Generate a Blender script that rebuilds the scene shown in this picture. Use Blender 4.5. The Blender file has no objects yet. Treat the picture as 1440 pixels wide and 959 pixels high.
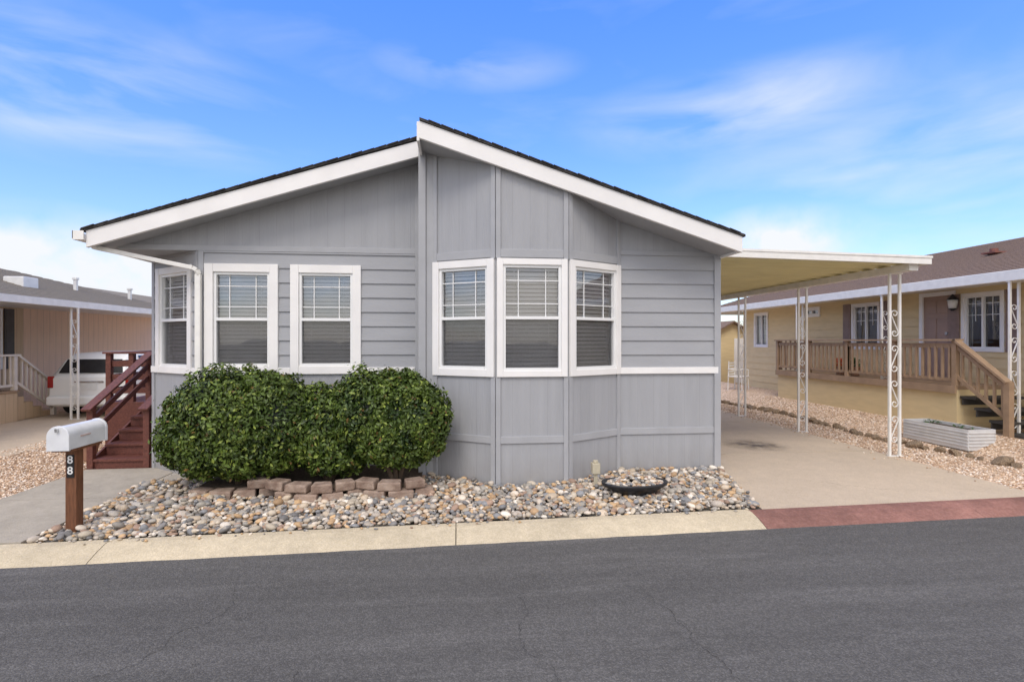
import bpy, math, random
import numpy as np
from mathutils import Vector, noise
random.seed(7); rng=np.random.default_rng(7)
S=bpy.context.scene
COL=S.collection
S.view_settings.view_transform='Standard'; S.view_settings.look='None'; S.view_settings.exposure=0

# ------------------------------------------------------------ materials
def nt(m): return m.node_tree.nodes, m.node_tree.links
def mat(name,col,rough=.7,var=.12,scale=6,stretch=(1,1,1),bump=.0,bscale=60,metal=0,col2=None,detail=6,spec=.4):
    m=bpy.data.materials.new(name); m.use_nodes=True; n,l=nt(m)
    b=n['Principled BSDF']; b.inputs['Roughness'].default_value=rough; b.inputs['Metallic'].default_value=metal
    b.inputs['Specular IOR Level'].default_value=spec
    tc=n.new('ShaderNodeTexCoord'); mp=n.new('ShaderNodeMapping'); mp.inputs['Scale'].default_value=stretch
    l.new(tc.outputs['Object'],mp.inputs['Vector'])
    no=n.new('ShaderNodeTexNoise'); no.inputs['Scale'].default_value=scale; no.inputs['Detail'].default_value=detail
    l.new(mp.outputs[0],no.inputs['Vector'])
    r=n.new('ShaderNodeValToRGB'); e=r.color_ramp.elements
    c2=col2 or tuple(min(1,c*(1+var)) for c in col)
    e[0].position=.32; e[0].color=(*[c*(1-var) for c in col],1); e[1].position=.68; e[1].color=(*c2,1)
    l.new(no.outputs['Fac'],r.inputs['Fac']); l.new(r.outputs[0],b.inputs['Base Color'])
    if bump:
        n2=n.new('ShaderNodeTexNoise'); n2.inputs['Scale'].default_value=bscale; n2.inputs['Detail'].default_value=4
        l.new(mp.outputs[0],n2.inputs['Vector'])
        bp=n.new('ShaderNodeBump'); bp.inputs['Strength'].default_value=bump; bp.inputs['Distance'].default_value=.01
        l.new(n2.outputs['Fac'],bp.inputs['Height']); l.new(bp.outputs[0],b.inputs['Normal'])
    return m
GREY=(.36,.365,.378)
M_lap=mat('grey_lap_siding',GREY,.6,.05,1.5,(1,1,4),.25,25)
M_panel=mat('grey_panel_siding',GREY,.65,.05,2,(5,5,.5),.5,12)
def add_grooves(m,period,width=.04,dark=.8,axis='X'):
    n,l=nt(m); b=n['Principled BSDF']
    tc=n.new('ShaderNodeTexCoord'); sx=n.new('ShaderNodeSeparateXYZ'); l.new(tc.outputs['Object'],sx.inputs[0])
    d=n.new('ShaderNodeMath'); d.operation='DIVIDE'; d.inputs[1].default_value=period; l.new(sx.outputs[axis],d.inputs[0])
    f=n.new('ShaderNodeMath'); f.operation='FRACT'; l.new(d.outputs[0],f.inputs[0])
    g=n.new('ShaderNodeMath'); g.operation='LESS_THAN'; g.inputs[1].default_value=width; l.new(f.outputs[0],g.inputs[0])
    old=b.inputs['Base Color'].links[0].from_socket
    mx=n.new('ShaderNodeMixRGB'); mx.blend_type='MULTIPLY'; mx.inputs[2].default_value=(dark,dark,dark,1)
    l.new(g.outputs[0],mx.inputs[0]); l.new(old,mx.inputs[1]); l.new(mx.outputs[0],b.inputs['Base Color'])
def add_dirt(m,z0,z1,col=(.72,.66,.58)):
    n,l=nt(m); b=n['Principled BSDF']
    tc=n.new('ShaderNodeTexCoord'); sx=n.new('ShaderNodeSeparateXYZ'); l.new(tc.outputs['Object'],sx.inputs[0])
    mr=n.new('ShaderNodeMapRange'); mr.inputs[1].default_value=z0; mr.inputs[2].default_value=z1; mr.inputs[3].default_value=1; mr.inputs[4].default_value=0; l.new(sx.outputs['Z'],mr.inputs[0])
    no=n.new('ShaderNodeTexNoise'); no.inputs['Scale'].default_value=5; no.inputs['Detail'].default_value=7; l.new(tc.outputs['Object'],no.inputs['Vector'])
    mu=n.new('ShaderNodeMath'); mu.operation='MULTIPLY'; l.new(mr.outputs[0],mu.inputs[0]); l.new(no.outputs['Fac'],mu.inputs[1])
    old=b.inputs['Base Color'].links[0].from_socket
    mx=n.new('ShaderNodeMixRGB'); mx.blend_type='MULTIPLY'; mx.inputs[2].default_value=(*col,1)
    l.new(mu.outputs[0],mx.inputs[0]); l.new(old,mx.inputs[1]); l.new(mx.outputs[0],b.inputs['Base Color'])
add_grooves(M_panel,.203,width=.035,dark=.9)
add_dirt(M_panel,.0,.4)
M_gtrim=mat('grey_trim_paint',(.38,.385,.397),.55,.05,5,(1,1,1),.15,40)
M_white=mat('white_trim_paint',(.84,.82,.79),.45,.04,3,(1,1,1),.08,40)
M_vinyl=mat('white_vinyl',(.82,.82,.8),.35,.03,3)
M_shingle=mat('dark_shingle',(.05,.046,.043),.95,.4,20,(1,1,1),.8,60)
M_shin2=mat('brown_shingle',(.22,.15,.11),.95,.4,28,(1,4,1),.8,60)
M_shin3=mat('grey_shingle',(.23,.20,.16),.95,.45,30,(2,4,1),1,60)
M_dark=mat('dark_room',(.02,.02,.022),.9,.2,3)
M_blind=mat('blind_slat',(.76,.75,.74),.5,.06,4)
M_redwood=mat('stained_redwood',(.14,.048,.034),.55,.3,6,(8,1,8),.3,30)
M_cream=mat('yellow_siding',(.72,.57,.32),.7,.05,3,(1,1,4),.2,30)
M_tan=mat('tan_wood_rail',(.36,.245,.155),.65,.12,6,(1,1,1),.2,30)
M_beige=mat('beige_siding',(.60,.44,.28),.7,.06,3,(6,6,.6),.3,20)
M_pink=mat('pale_peach_siding',(.80,.57,.41),.7,.05,3,(6,6,.6),.3,20)
M_pan=mat('cream_metal_pan',(.86,.79,.48),.4,.05,2)
M_white_metal=mat('white_metal',(.82,.80,.75),.4,.06,8,(1,1,1),.1,60)
M_brownpost=mat('brown_post',(.16,.065,.03),.6,.25,10,(6,6,1),.4,30)
M_silver=mat('white_enamel_metal',(.74,.75,.76),.3,.08,8,(1,1,1),.05,20,metal=.1)
M_block=mat('tumbled_block',(.30,.20,.15),.9,.3,9,(1,1,1),.8,50,col2=(.42,.32,.25))
M_mulch=mat('soil',(.09,.065,.045),.95,.4,30,(1,1,1),1,60)
M_black=mat('black_plastic',(.02,.02,.022),.35,.2,8)
M_shutter=mat('dark_shutter',(.08,.07,.065),.6,.1,8)
M_mauve=mat('mauve_shutter',(.28,.2,.17),.6,.1,8)
M_door=mat('taupe_door',(.36,.25,.2),.5,.05,4)
M_carp=mat('white_car_paint',(.78,.78,.76),.2,.02,2)
M_tyre=mat('tyre_rubber',(.02,.02,.02),.8,.2,20)
M_redlamp=mat('red_lens',(.30,.02,.015),.15,.1,10)
M_chrome=mat('bright_metal',(.6,.6,.6),.25,.05,10,metal=1)
M_terr=mat('terracotta',(.36,.2,.13),.8,.15,10,(1,1,1),.2,30)
M_galv=mat('pale_metal_panel',(.68,.68,.67),.4,.08,6,metal=.05)
M_orange=mat('orange_petal',(.7,.12,.02),.6,.2,10)
M_lampglass=mat('frosted_glass',(.75,.74,.7),.2,.03,10)
M_bark=mat('bark',(.08,.055,.035),.9,.3,15,(1,1,.3),.6,40)
M_rock=mat('brown_rock',(.19,.135,.09),.9,.4,9,(1,1,1),1,20,col2=(.42,.31,.20))
M_num=mat('number_white',(.8,.8,.78),.5,.02,5)

def glassmat():
    m=bpy.data.materials.new('window_glass'); m.use_nodes=True; n,l=nt(m)
    n.remove(n['Principled BSDF']); o=n['Material Output']
    t=n.new('ShaderNodeBsdfTransparent'); t.inputs[0].default_value=(.9,.91,.92,1)
    g=n.new('ShaderNodeBsdfGlossy'); g.inputs['Roughness'].default_value=.02
    no=n.new('ShaderNodeTexNoise'); no.inputs['Scale'].default_value=1.3
    tc=n.new('ShaderNodeTexCoord'); l.new(tc.outputs['Object'],no.inputs['Vector'])
    bp=n.new('ShaderNodeBump'); bp.inputs['Strength'].default_value=.08; bp.inputs['Distance'].default_value=.05
    l.new(no.outputs['Fac'],bp.inputs['Height']); l.new(bp.outputs[0],g.inputs['Normal'])
    f=n.new('ShaderNodeFresnel'); f.inputs[0].default_value=1.5
    a=n.new('ShaderNodeMath'); a.operation='MULTIPLY_ADD'; a.inputs[1].default_value=2.0; a.inputs[2].default_value=.09
    l.new(f.outputs[0],a.inputs[0])
    x=n.new('ShaderNodeMixShader'); l.new(a.outputs[0],x.inputs[0]); l.new(t.outputs[0],x.inputs[1]); l.new(g.outputs[0],x.inputs[2])
    l.new(x.outputs[0],o.inputs['Surface']); return m
M_glass=glassmat()
def screenmat():
    m=bpy.data.materials.new('insect_mesh'); m.use_nodes=True; n,l=nt(m)
    b=n['Principled BSDF']; b.inputs['Base Color'].default_value=(.07,.07,.075,1); b.inputs['Roughness'].default_value=.8
    b.inputs['Alpha'].default_value=.32; return m
M_screen=screenmat()

def attrmat(name,rough=.7,bump=0,bscale=80,var=.15):
    m=bpy.data.materials.new(name); m.use_nodes=True; n,l=nt(m); b=n['Principled BSDF']
    b.inputs['Roughness'].default_value=rough; b.inputs['Specular IOR Level'].default_value=.35
    a=n.new('ShaderNodeAttribute'); a.attribute_name='tint'
    no=n.new('ShaderNodeTexNoise'); no.inputs['Scale'].default_value=bscale; no.inputs['Detail'].default_value=4
    tc=n.new('ShaderNodeTexCoord'); l.new(tc.outputs['Object'],no.inputs['Vector'])
    mr=n.new('ShaderNodeMapRange'); mr.inputs[3].default_value=1-var; mr.inputs[4].default_value=1+var; l.new(no.outputs['Fac'],mr.inputs[0])
    mx=n.new('ShaderNodeVectorMath'); mx.operation='SCALE'; l.new(a.outputs['Color'],mx.inputs[0]); l.new(mr.outputs[0],mx.inputs['Scale'])
    l.new(mx.outputs[0],b.inputs['Base Color'])
    if bump:
        bp=n.new('ShaderNodeBump'); bp.inputs['Strength'].default_value=bump; bp.inputs['Distance'].default_value=.005
        l.new(no.outputs['Fac'],bp.inputs['Height']); l.new(bp.outputs[0],b.inputs['Normal'])
    return m
M_pebble=attrmat('river_pebble',.75,.4,60,var=.3)
M_leaf=attrmat('glossy_leaf',.42,0,20,var=.2)

def groundmat(name,c1,c2,c3,vscale,rough=.9,bump=.6,streak=False,speck=.3,stain=.2,patch=0):
    m=bpy.data.materials.new(name); m.use_nodes=True; n,l=nt(m); b=n['Principled BSDF']; b.inputs['Roughness'].default_value=rough
    b.inputs['Specular IOR Level'].default_value=.25
    tc=n.new('ShaderNodeTexCoord'); co=tc.outputs['Object']
    v=n.new('ShaderNodeTexVoronoi'); v.inputs['Scale'].default_value=vscale; l.new(co,v.inputs['Vector'])
    r=n.new('ShaderNodeValToRGB'); e=r.color_ramp.elements; e[0].color=(*c1,1); e[1].color=(*c3,1); x=e.new(.5); x.color=(*c2,1)
    sp=n.new('ShaderNodeSeparateColor'); l.new(v.outputs['Color'],sp.inputs[0])
    l.new(sp.outputs[0],r.inputs['Fac'])
    avg=tuple((a+b_+c)/3 for a,b_,c in zip(c1,c2,c3))
    mx=n.new('ShaderNodeMixRGB'); mx.inputs[0].default_value=speck; mx.inputs[1].default_value=(*avg,1); l.new(r.outputs[0],mx.inputs[2])
    cur=mx.outputs[0]
    mp=n.new('ShaderNodeMapping'); mp.inputs['Scale'].default_value=(.22,2.2,1) if streak else (1,1,1); l.new(co,mp.inputs['Vector'])
    for sc,am,vec in ((.7,stain,mp.outputs[0]),(4,stain*.7,mp.outputs[0]),(14,stain*.6,co)):
        no=n.new('ShaderNodeTexNoise'); no.inputs['Scale'].default_value=sc; no.inputs['Detail'].default_value=8; no.inputs['Roughness'].default_value=.68
        l.new(vec,no.inputs['Vector'])
        mr=n.new('ShaderNodeMapRange'); mr.inputs[1].default_value=.3; mr.inputs[2].default_value=.7; mr.inputs[3].default_value=1-am; mr.inputs[4].default_value=1+am
        l.new(no.outputs['Fac'],mr.inputs[0])
        s=n.new('ShaderNodeVectorMath'); s.operation='SCALE'; l.new(cur,s.inputs[0]); l.new(mr.outputs[0],s.inputs['Scale']); cur=s.outputs[0]
    if patch:
        no=n.new('ShaderNodeTexNoise'); no.inputs['Scale'].default_value=1.6; no.inputs['Detail'].default_value=10; no.inputs['Roughness'].default_value=.75; l.new(mp.outputs[0],no.inputs['Vector'])
        mr=n.new('ShaderNodeMapRange'); mr.inputs[1].default_value=.52; mr.inputs[2].default_value=.66; mr.inputs[3].default_value=1; mr.inputs[4].default_value=1+patch; l.new(no.outputs['Fac'],mr.inputs[0])
        s=n.new('ShaderNodeVectorMath'); s.operation='SCALE'; l.new(cur,s.inputs[0]); l.new(mr.outputs[0],s.inputs['Scale']); cur=s.outputs[0]
    l.new(cur,b.inputs['Base Color'])
    bp=n.new('ShaderNodeBump'); bp.inputs['Strength'].default_value=bump; bp.inputs['Distance'].default_value=.008
    l.new(v.outputs['Distance'],bp.inputs['Height']); bp.invert=True; l.new(bp.outputs[0],b.inputs['Normal'])
    return m
M_road=groundmat('asphalt',(.06,.058,.056),(.095,.092,.088),(.18,.173,.164),120,.85,.55,streak=True,speck=.55,stain=.13,patch=.28)
M_conc=groundmat('exposed_concrete',(.46,.37,.27),(.55,.45,.34),(.62,.52,.40),90,.9,.25,speck=.45,stain=.07)
M_walk=groundmat('walk_concrete',(.35,.31,.25),(.41,.37,.30),(.47,.42,.35),90,.9,.25,speck=.35,stain=.14)
M_curb=groundmat('curb_concrete',(.44,.37,.25),(.54,.46,.325),(.66,.57,.42),110,.9,.3,speck=.5,stain=.13)
M_redp=groundmat('red_painted_gutter',(.19,.085,.065),(.26,.125,.10),(.34,.19,.155),60,.7,.2,speck=.35,stain=.25)
M_gravel=groundmat('peach_gravel',(.32,.20,.12),(.58,.42,.29),(.84,.69,.54),38,.95,1,speck=.8,stain=.08)
M_earth=groundmat('earth',(.2,.17,.12),(.26,.22,.16),(.3,.27,.2),10,.95,.5)
M_bedsoil=groundmat('bed_soil',(.09,.08,.07),(.13,.12,.1),(.2,.18,.15),60,.95,.5)

# ------------------------------------------------------------ mesh helpers
ROOT={}
def thing(name,loc,label,category,group=None):
    e=bpy.data.objects.new(name,None); e.empty_display_size=.3; e.location=loc; COL.objects.link(e)
    e['label']=label; e['category']=category
    if group: e['group']=group
    ROOT[e.name]=Vector(loc); return e
class B:
    def __init__(s): s.v=[]; s.f=[]
    def add(s,vs,fs):
        o=len(s.v); s.v+= [tuple(p) for p in vs]; s.f+=[tuple(i+o for i in f) for f in fs]
    def hexa(s,p):
        s.add(p,[(3,2,1,0),(4,5,6,7),(0,1,5,4),(1,2,6,5),(2,3,7,6),(3,0,4,7)])
    def box(s,x0,x1,y0,y1,z0,z1):
        s.hexa([(x0,y0,z0),(x1,y0,z0),(x1,y1,z0),(x0,y1,z0),(x0,y0,z1),(x1,y0,z1),(x1,y1,z1),(x0,y1,z1)])
    def beam(s,a,b,w,h,up=(0,0,1)):
        a=Vector(a); b=Vector(b); d=(b-a).normalized(); side=d.cross(Vector(up))
        if side.length<1e-4: side=d.cross(Vector((1,0,0)))
        side.normalize(); u=side.cross(d).normalized()
        q=[a-side*w/2-u*h/2,b-side*w/2-u*h/2,b+side*w/2-u*h/2,a+side*w/2-u*h/2]
        q+= [x+u*h for x in q]; s.hexa(q)
    def tube(s,pts,r,seg=8,caps=True,radii=None):
        pts=[Vector(p) for p in pts]; n=len(pts); vs=[]; fs=[]
        for i,p in enumerate(pts):
            d=(pts[min(i+1,n-1)]-pts[max(i-1,0)]).normalized()
            ref=Vector((0,0,1)) if abs(d.z)<.9 else Vector((1,0,0))
            x=d.cross(ref).normalized(); y=d.cross(x)
            rr=radii[i] if radii else r
            for k in range(seg):
                t=2*math.pi*k/seg; vs.append(p+x*math.cos(t)*rr+y*math.sin(t)*rr)
        for i in range(n-1):
            for k in range(seg):
                k2=(k+1)%seg; fs.append((i*seg+k,(i+1)*seg+k,(i+1)*seg+k2,i*seg+k2))
        if caps: fs.append(tuple(range(seg))); fs.append(tuple((n-1)*seg+k for k in reversed(range(seg))))
        s.add(vs,fs)
    def ribbon_xz(s,pts,y,w,d):
        # flat bar bent in the XZ plane
        n=len(pts); vs=[]
        for i,(x,z) in enumerate(pts):
            a=pts[max(i-1,0)]; c=pts[min(i+1,n-1)]; dx,dz=c[0]-a[0],c[1]-a[1]; L=math.hypot(dx,dz) or 1; nx_,nz_=-dz/L*w/2,dx/L*w/2
            vs+=[(x-nx_,y-d/2,z-nz_),(x+nx_,y-d/2,z+nz_),(x+nx_,y+d/2,z+nz_),(x-nx_,y+d/2,z-nz_)]
        fs=[]
        for i in range(n-1):
            for k in range(4): k2=(k+1)%4; fs.append((i*4+k,i*4+k2,i*4+4+k2,i*4+4+k))
        fs+=[(3,2,1,0),tuple((n-1)*4+k for k in range(4))]; s.add(vs,fs)
def mesh_obj(name,b,m,parent=None,smooth=False,bevel=0,label=None,kind=None,loc=None):
    root=Vector((0,0,0))
    p=parent
    if parent is not None:
        while p.parent is not None: p=p.parent
        root=ROOT.get(p.name,p.location.copy())
    if loc is not None: root=Vector(loc)
    me=bpy.data.meshes.new(name); me.from_pydata([tuple(Vector(v)-root) for v in b.v],[],b.f); me.update()
    me.materials.append(m)
    if smooth: me.polygons.foreach_set('use_smooth',[True]*len(me.polygons))
    o=bpy.data.objects.new(name,me); COL.objects.link(o)
    if loc is not None: o.location=loc
    if parent is not None: o.parent=parent
    if bevel:
        md=o.modifiers.new('bevel','BEVEL'); md.width=bevel; md.segments=2; md.limit_method='ANGLE'
    if label: o['label']=label
    if kind: o['kind']=kind
    return o
class F:
    def __init__(s,x,y,a): s.x=x; s.y=y; s.c=math.cos(a); s.s=math.sin(a)
    def p(s,u,o,z): return (s.x+u*s.c+o*s.s, s.y+u*s.s-o*s.c, z)
def Fseg(x0,y0,x1,y1):
    f=F(x0,y0,math.atan2(y1-y0,x1-x0)); f.L=math.hypot(x1-x0,y1-y0); return f
def fbox(b,f,u0,u1,o0,o1,z0,z1):
    b.hexa([f.p(u0,o1,z0),f.p(u1,o1,z0),f.p(u1,o0,z0),f.p(u0,o0,z0),f.p(u0,o1,z1),f.p(u1,o1,z1),f.p(u1,o0,z1),f.p(u0,o0,z1)])
def fpoly(b,f,pts,o=0): b.add([f.p(u,o,z) for u,z in pts],[tuple(range(len(pts)))])
def lap(b,f,u0,u1,z0,z1,p,ops=(),d=.016):
    es=sorted({u0,u1,*[max(u0,min(u1,e)) for o in ops for e in o[:2]]})
    z=z0
    while z<z1-1e-4:
        c0=z; c1=min(z+p,z1)
        for a,c in zip(es,es[1:]):
            if c-a<1e-4: continue
            mid=(a+c)/2; zr=[(c0,c1)]
            for o in ops:
                if o[0]<mid<o[1]:
                    nz=[]
                    for q0,q1 in zr:
                        if o[3]<=q0 or o[2]>=q1: nz.append((q0,q1)); continue
                        if o[2]>q0: nz.append((q0,o[2]))
                        if o[3]<q1: nz.append((o[3],q1))
                    zr=nz
            for q0,q1 in zr:
                g=lambda t:.002+d*(1-(t-c0)/p)
                b.add([f.p(a,g(q0),q0),f.p(c,g(q0),q0),f.p(c,g(q1),q1),f.p(a,g(q1),q1)],[(0,1,2,3)])
                if q0==c0 and d>0: b.add([f.p(a,0,q0),f.p(c,0,q0),f.p(c,g(q0),q0),f.p(a,g(q0),q0)],[(0,1,2,3)])
        z+=p
def window(parent,f,u0,u1,z0,z1,cas=.085,frame=M_white,prairie=True,slats=True,proud=.035,blindmat=M_blind,split=True,label=None):
    b=B(); 
    fbox(b,f,u0,u0+cas,-.02,proud,z0,z1); fbox(b,f,u1-cas,u1,-.02,proud,z0,z1)
    fbox(b,f,u0+cas,u1-cas,-.02,proud-.003,z1-cas,z1); fbox(b,f,u0+cas,u1-cas,-.02,proud-.003,z0,z0+cas)
    w=mesh_obj('window',b,frame,parent,bevel=.004,label=label)
    a0,a1,c0,c1=u0+cas,u1-cas,z0+cas,z1-cas; s=.032; zm=(c0+c1)/2
    b=B()
    fbox(b,f,a0,a0+s,-.045,.012,c0,c1); fbox(b,f,a1-s,a1,-.045,.012,c0,c1)
    fbox(b,f,a0+s,a1-s,-.045,.01,c1-s,c1); fbox(b,f,a0+s,a1-s,-.045,.022,c0,c0+s)
    if split: fbox(b,f,a0+s,a1-s,-.045,.014,zm-.018,zm+.018)
    else: fbox(b,f,(a0+a1)/2-.018,(a0+a1)/2+.018,-.045,.014,c0+s,c1-s)
    fbox(b,f,a0-.004,a0,-.16,-.021,c0,c1); fbox(b,f,a1,a1+.004,-.16,-.021,c0,c1)
    fbox(b,f,a0,a1,-.16,-.046,c1,c1+.004); fbox(b,f,a0,a1,-.16,-.046,c0-.004,c0)
    mesh_obj('sash_frame',b,M_vinyl,w,bevel=.002)
    if prairie:
        b=B(); t=.005; W=a1-a0-2*s; e=W*.24; eh=(c1-s-zm-.018)*.26
        for u in (a0+s+e,a1-s-e): fbox(b,f,u-t,u+t,-.03,-.02,zm+.018,c1-s)
        for z in (zm+.018+eh,c1-s-eh): fbox(b,f,a0+s,a1-s,-.031,-.019,z-t,z+t)
        mesh_obj('muntin',b,M_vinyl,w)
    b=B(); fpoly(b,f,[(a0+s,c0+s),(a1-s,c0+s),(a1-s,c1-s),(a0+s,c1-s)],-.034); mesh_obj('glass_pane',b,M_glass,w)
    if split:
        b=B(); fpoly(b,f,[(a0+s,c0+s),(a1-s,c0+s),(a1-s,zm-.018),(a0+s,zm-.018)],-.012); mesh_obj('insect_screen',b,M_screen,w)
    b=B(); fpoly(b,f,[(a0,c0),(a1,c0),(a1,c1),(a0,c1)],-.16); mesh_obj('room_backing',b,M_dark,w)
    if slats:
        b=B(); z=c0+.03; t=.024
        while z<c1-.06:
            dz=t*.80
            j=random.uniform(-.002,.002)
            b.hexa([f.p(a0+.012,-.075,z-dz+j),f.p(a1-.012,-.075,z-dz-j),f.p(a1-.012,-.098,z+dz-j),f.p(a0+.012,-.098,z+dz+j),
                    f.p(a0+.012,-.075,z-dz+.003+j),f.p(a1-.012,-.075,z-dz+.003-j),f.p(a1-.012,-.098,z+dz+.003-j),f.p(a0+.012,-.098,z+dz+.003+j)])
            z+=.047
        fbox(b,f,a0+.01,a1-.01,-.115,-.06,c1-.055,c1-.002)
        for u in (a0+(a1-a0)*.2,a0+(a1-a0)*.8): fbox(b,f,u-.002,u+.002,-.071,-.068,c0+.02,c1-.05)
        mesh_obj('blind',b,blindmat,w)
    return w
def slab(b,x0,z0,x1,z1,t,y0,y1):
    b.hexa([(x0,y0,z0-t),(x1,y0,z1-t),(x1,y1,z1-t),(x0,y1,z0-t),(x0,y0,z0),(x1,y0,z1),(x1,y1,z1),(x0,y1,z0)])

# ------------------------------------------------------------ ground
def struct(name,b,m): return mesh_obj(name,b,m,None,kind='structure')
b=B(); b.add([(-600,-600,-.1),(600,-600,-.1),(600,600,-.1),(-600,600,-.1)],[(0,1,2,3)]); struct('ground',b,M_earth)
re=lambda x:4.44+.026*x
be=lambda x:4.76+.030*x
b=B(); xs=[-60,-20,0,20,60]
b.add([(x,-3.5,-.06) for x in xs]+[(x,re(x)+.02,-.06) for x in xs],[(i,i+1,i+6,i+5) for i in range(4)]); struct('road',b,M_road)
M_crack=mat('crack_dark',(.03,.029,.028),.95,.2,20)  # dark colour of the pavement crack strips
def crack(pts,w,z=-.056,m=M_crack,seed=1):
    r=random.Random(seed); P=[Vector((x,y,0)) for x,y in pts]
    for it in range(5):
        Q=[P[0]]
        for a,c in zip(P,P[1:]):
            d=c-a; n_=Vector((-d.y,d.x,0)); Q+=[(a+c)/2+n_*r.uniform(-.17,.17),c]
        P=Q
    b=B(); n=len(P); vs=[]
    for i,p in enumerate(P):
        d=(P[min(i+1,n-1)]-P[max(i-1,0)]).normalized(); s=Vector((-d.y,d.x,0))*w*(.2+1.0*r.random())*(1-abs(2*i/(n-1)-1)**3*.8)
        vs+=[(p.x-s.x,p.y-s.y,z),(p.x+s.x,p.y+s.y,z)]
    b.add(vs,[(2*i,2*i+1,2*i+3,2*i+2) for i in range(n-1)]); mesh_obj('road_crack' if z<-.01 else 'driveway_crack',b,m,kind='structure')
crack([(-1.56,4.25),(-1.49,3.6),(-1.68,3.28),(-1.73,3.0),(-2.1,2.7)],.0014,seed=1)
crack([(.51,4.2),(.40,3.5),(.366,3.07),(.515,2.71),(.6,2.3)],.0013,seed=2)
crack([(1.3,3.5),(1.38,3.2),(1.41,2.75),(1.5,2.4)],.0018,seed=3)
crack([(-.85,2.98),(-.80,2.6),(-.9,2.2)],.0013,seed=4)
crack([(4.1,5.9),(4.5,5.55),(5.0,5.2)],.0018,z=.0085,seed=5)
b=B(); b.add([(-60,be(-60)-.02,-.012),(60,be(60)-.02,-.012),(60,70,-.012),(-60,70,-.012)],[(0,1,2,3)]); struct('gravel_yard',b,M_gravel)
def curb(b,x0,x1,g=.004,top=.02):
    x0+=g; x1-=g
    prof=[(0,-.062),(.12,-.045),(.45,-.008),(.75,top*.8),(1.0,top),(1.03,-.04)]
    n=len(prof); k=16; vs=[]
    for i in range(k+1):
        x=x0+(x1-x0)*i/k; w=noise.noise(Vector((x*3,0,5)))*.012+noise.noise(Vector((x*14,0,9)))*.008
        for j,(t,z) in enumerate(prof): vs.append((x,re(x)+(be(x)-re(x))*t+(w if j==0 else 0),z))
    fs=[]
    for i in range(k): fs+=[((i+1)*n+j,(i+1)*n+j+1,i*n+j+1,i*n+j) for j in range(n-1)]
    fs+= [tuple(range(n)),tuple(k*n+j for j in reversed(range(n)))]
    b.add(vs,fs)
b=B(); x=2.88
while x>-40: curb(b,x-2.9,x); x-=2.9
mesh_obj('curb',b,M_curb,kind='structure')
b=B(); x=2.88
for i in range(3): curb(b,x,x+2.35,.002,.012); x+=2.35
mesh_obj('painted_gutter',b,M_redp,kind='structure')
b=B(); 
for i in range(6): curb(b,x,x+2.9); x+=2.9
mesh_obj('curb_beyond_driveway',b,M_curb,kind='structure')
b=B()
cuts=[4.8,7.3,10.2,13.2,16.5,22]
for a,c in zip(cuts,cuts[1:]):
    l0=3.05 if a<5 else 3.34; ya0=be(3.05) if a<5 else a+.004; ya1=be(6.4) if a<5 else a+.004
    b.hexa([(l0,ya0+.012,-.06),(6.38,ya1+.012,-.06),(6.38,c-.004,-.06),(3.34 if a>=5 else 3.33,c-.004,-.06),(l0,ya0+.012,.006),(6.38,ya1+.012,.006),(6.38,c-.004,.006),(3.34 if a>=5 else 3.33,c-.004,.006)])
mesh_obj('driveway',b,M_conc,kind='structure')
ms_=bpy.data.materials.new('oil_stain'); ms_.use_nodes=True; n,l=nt(ms_); bb=n['Principled BSDF']; bb.inputs['Base Color'].default_value=(.12,.10,.08,1); bb.inputs['Roughness'].default_value=.7
tc=n.new('ShaderNodeTexCoord'); vm=n.new('ShaderNodeVectorMath'); vm.operation='LENGTH'; l.new(tc.outputs['Object'],vm.inputs[0])
mr=n.new('ShaderNodeMapRange'); mr.inputs[1].default_value=.05; mr.inputs[2].default_value=.55; mr.inputs[3].default_value=.95; mr.inputs[4].default_value=0; l.new(vm.outputs['Value'],mr.inputs[0])
no=n.new('ShaderNodeTexNoise'); no.inputs['Scale'].default_value=5; no.inputs['Detail'].default_value=5; l.new(tc.outputs['Object'],no.inputs['Vector'])
mr2=n.new('ShaderNodeMapRange'); mr2.inputs[1].default_value=.3; mr2.inputs[2].default_value=.66; l.new(no.outputs['Fac'],mr2.inputs[0])
mu=n.new('ShaderNodeMath'); mu.operation='MULTIPLY'; l.new(mr.outputs[0],mu.inputs[0]); l.new(mr2.outputs[0],mu.inputs[1]); l.new(mu.outputs[0],bb.inputs['Alpha'])
b=B(); b.add([(4.2,7.4,.010),(5.4,7.4,.010),(5.4,8.6,.010),(4.2,8.6,.010)],[(0,1,2,3)]); mesh_obj('oil_stain',b,ms_,kind='structure',loc=(4.8,7.9,.010))
b=B(); b.box(-9.3,-6.6,4.8,24,-.05,.004); mesh_obj('neighbour_driveway',b,M_conc,kind='structure')
b=B()
for a,c in ((4.66,5.9),(5.9,7.22)):
    b.box(-4.82,-3.62,a+.005,c-.005,-.05,.028)
b.box(-3.615,-3.2,6.3,7.2,-.05,.022)
mesh_obj('walkway',b,M_walk,kind='structure')
b=B(); b.add([(-3.6,be(-3.6)+.01,.002),(3.04,be(3.04)+.01,.002),(3.32,6.22,.002),(-.3,6.22,.002),(-.3,6.57,.002),(-3.6,6.57,.002)],[(0,1,2,3,4,5)])
mesh_obj('bed_soil',b,M_bedsoil,kind='structure')
b=B(); nx,ny=26,60; 
def mz(x,y):
    t=max(0,min(1,(x-7.7)/.8)); t=t*t*(3-2*t); return -.004+.21*t+noise.noise(Vector((x*2,y*2,0)))*.012*min(1,(x-6.38)*3)
vs=[]
for j in range(ny+1):
    for i in range(nx+1):
        x=6.39+(9.62-6.39)*i/nx; y=4.98+(18-4.98)*j/ny; vs.append((x,y,mz(x,y)))
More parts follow.
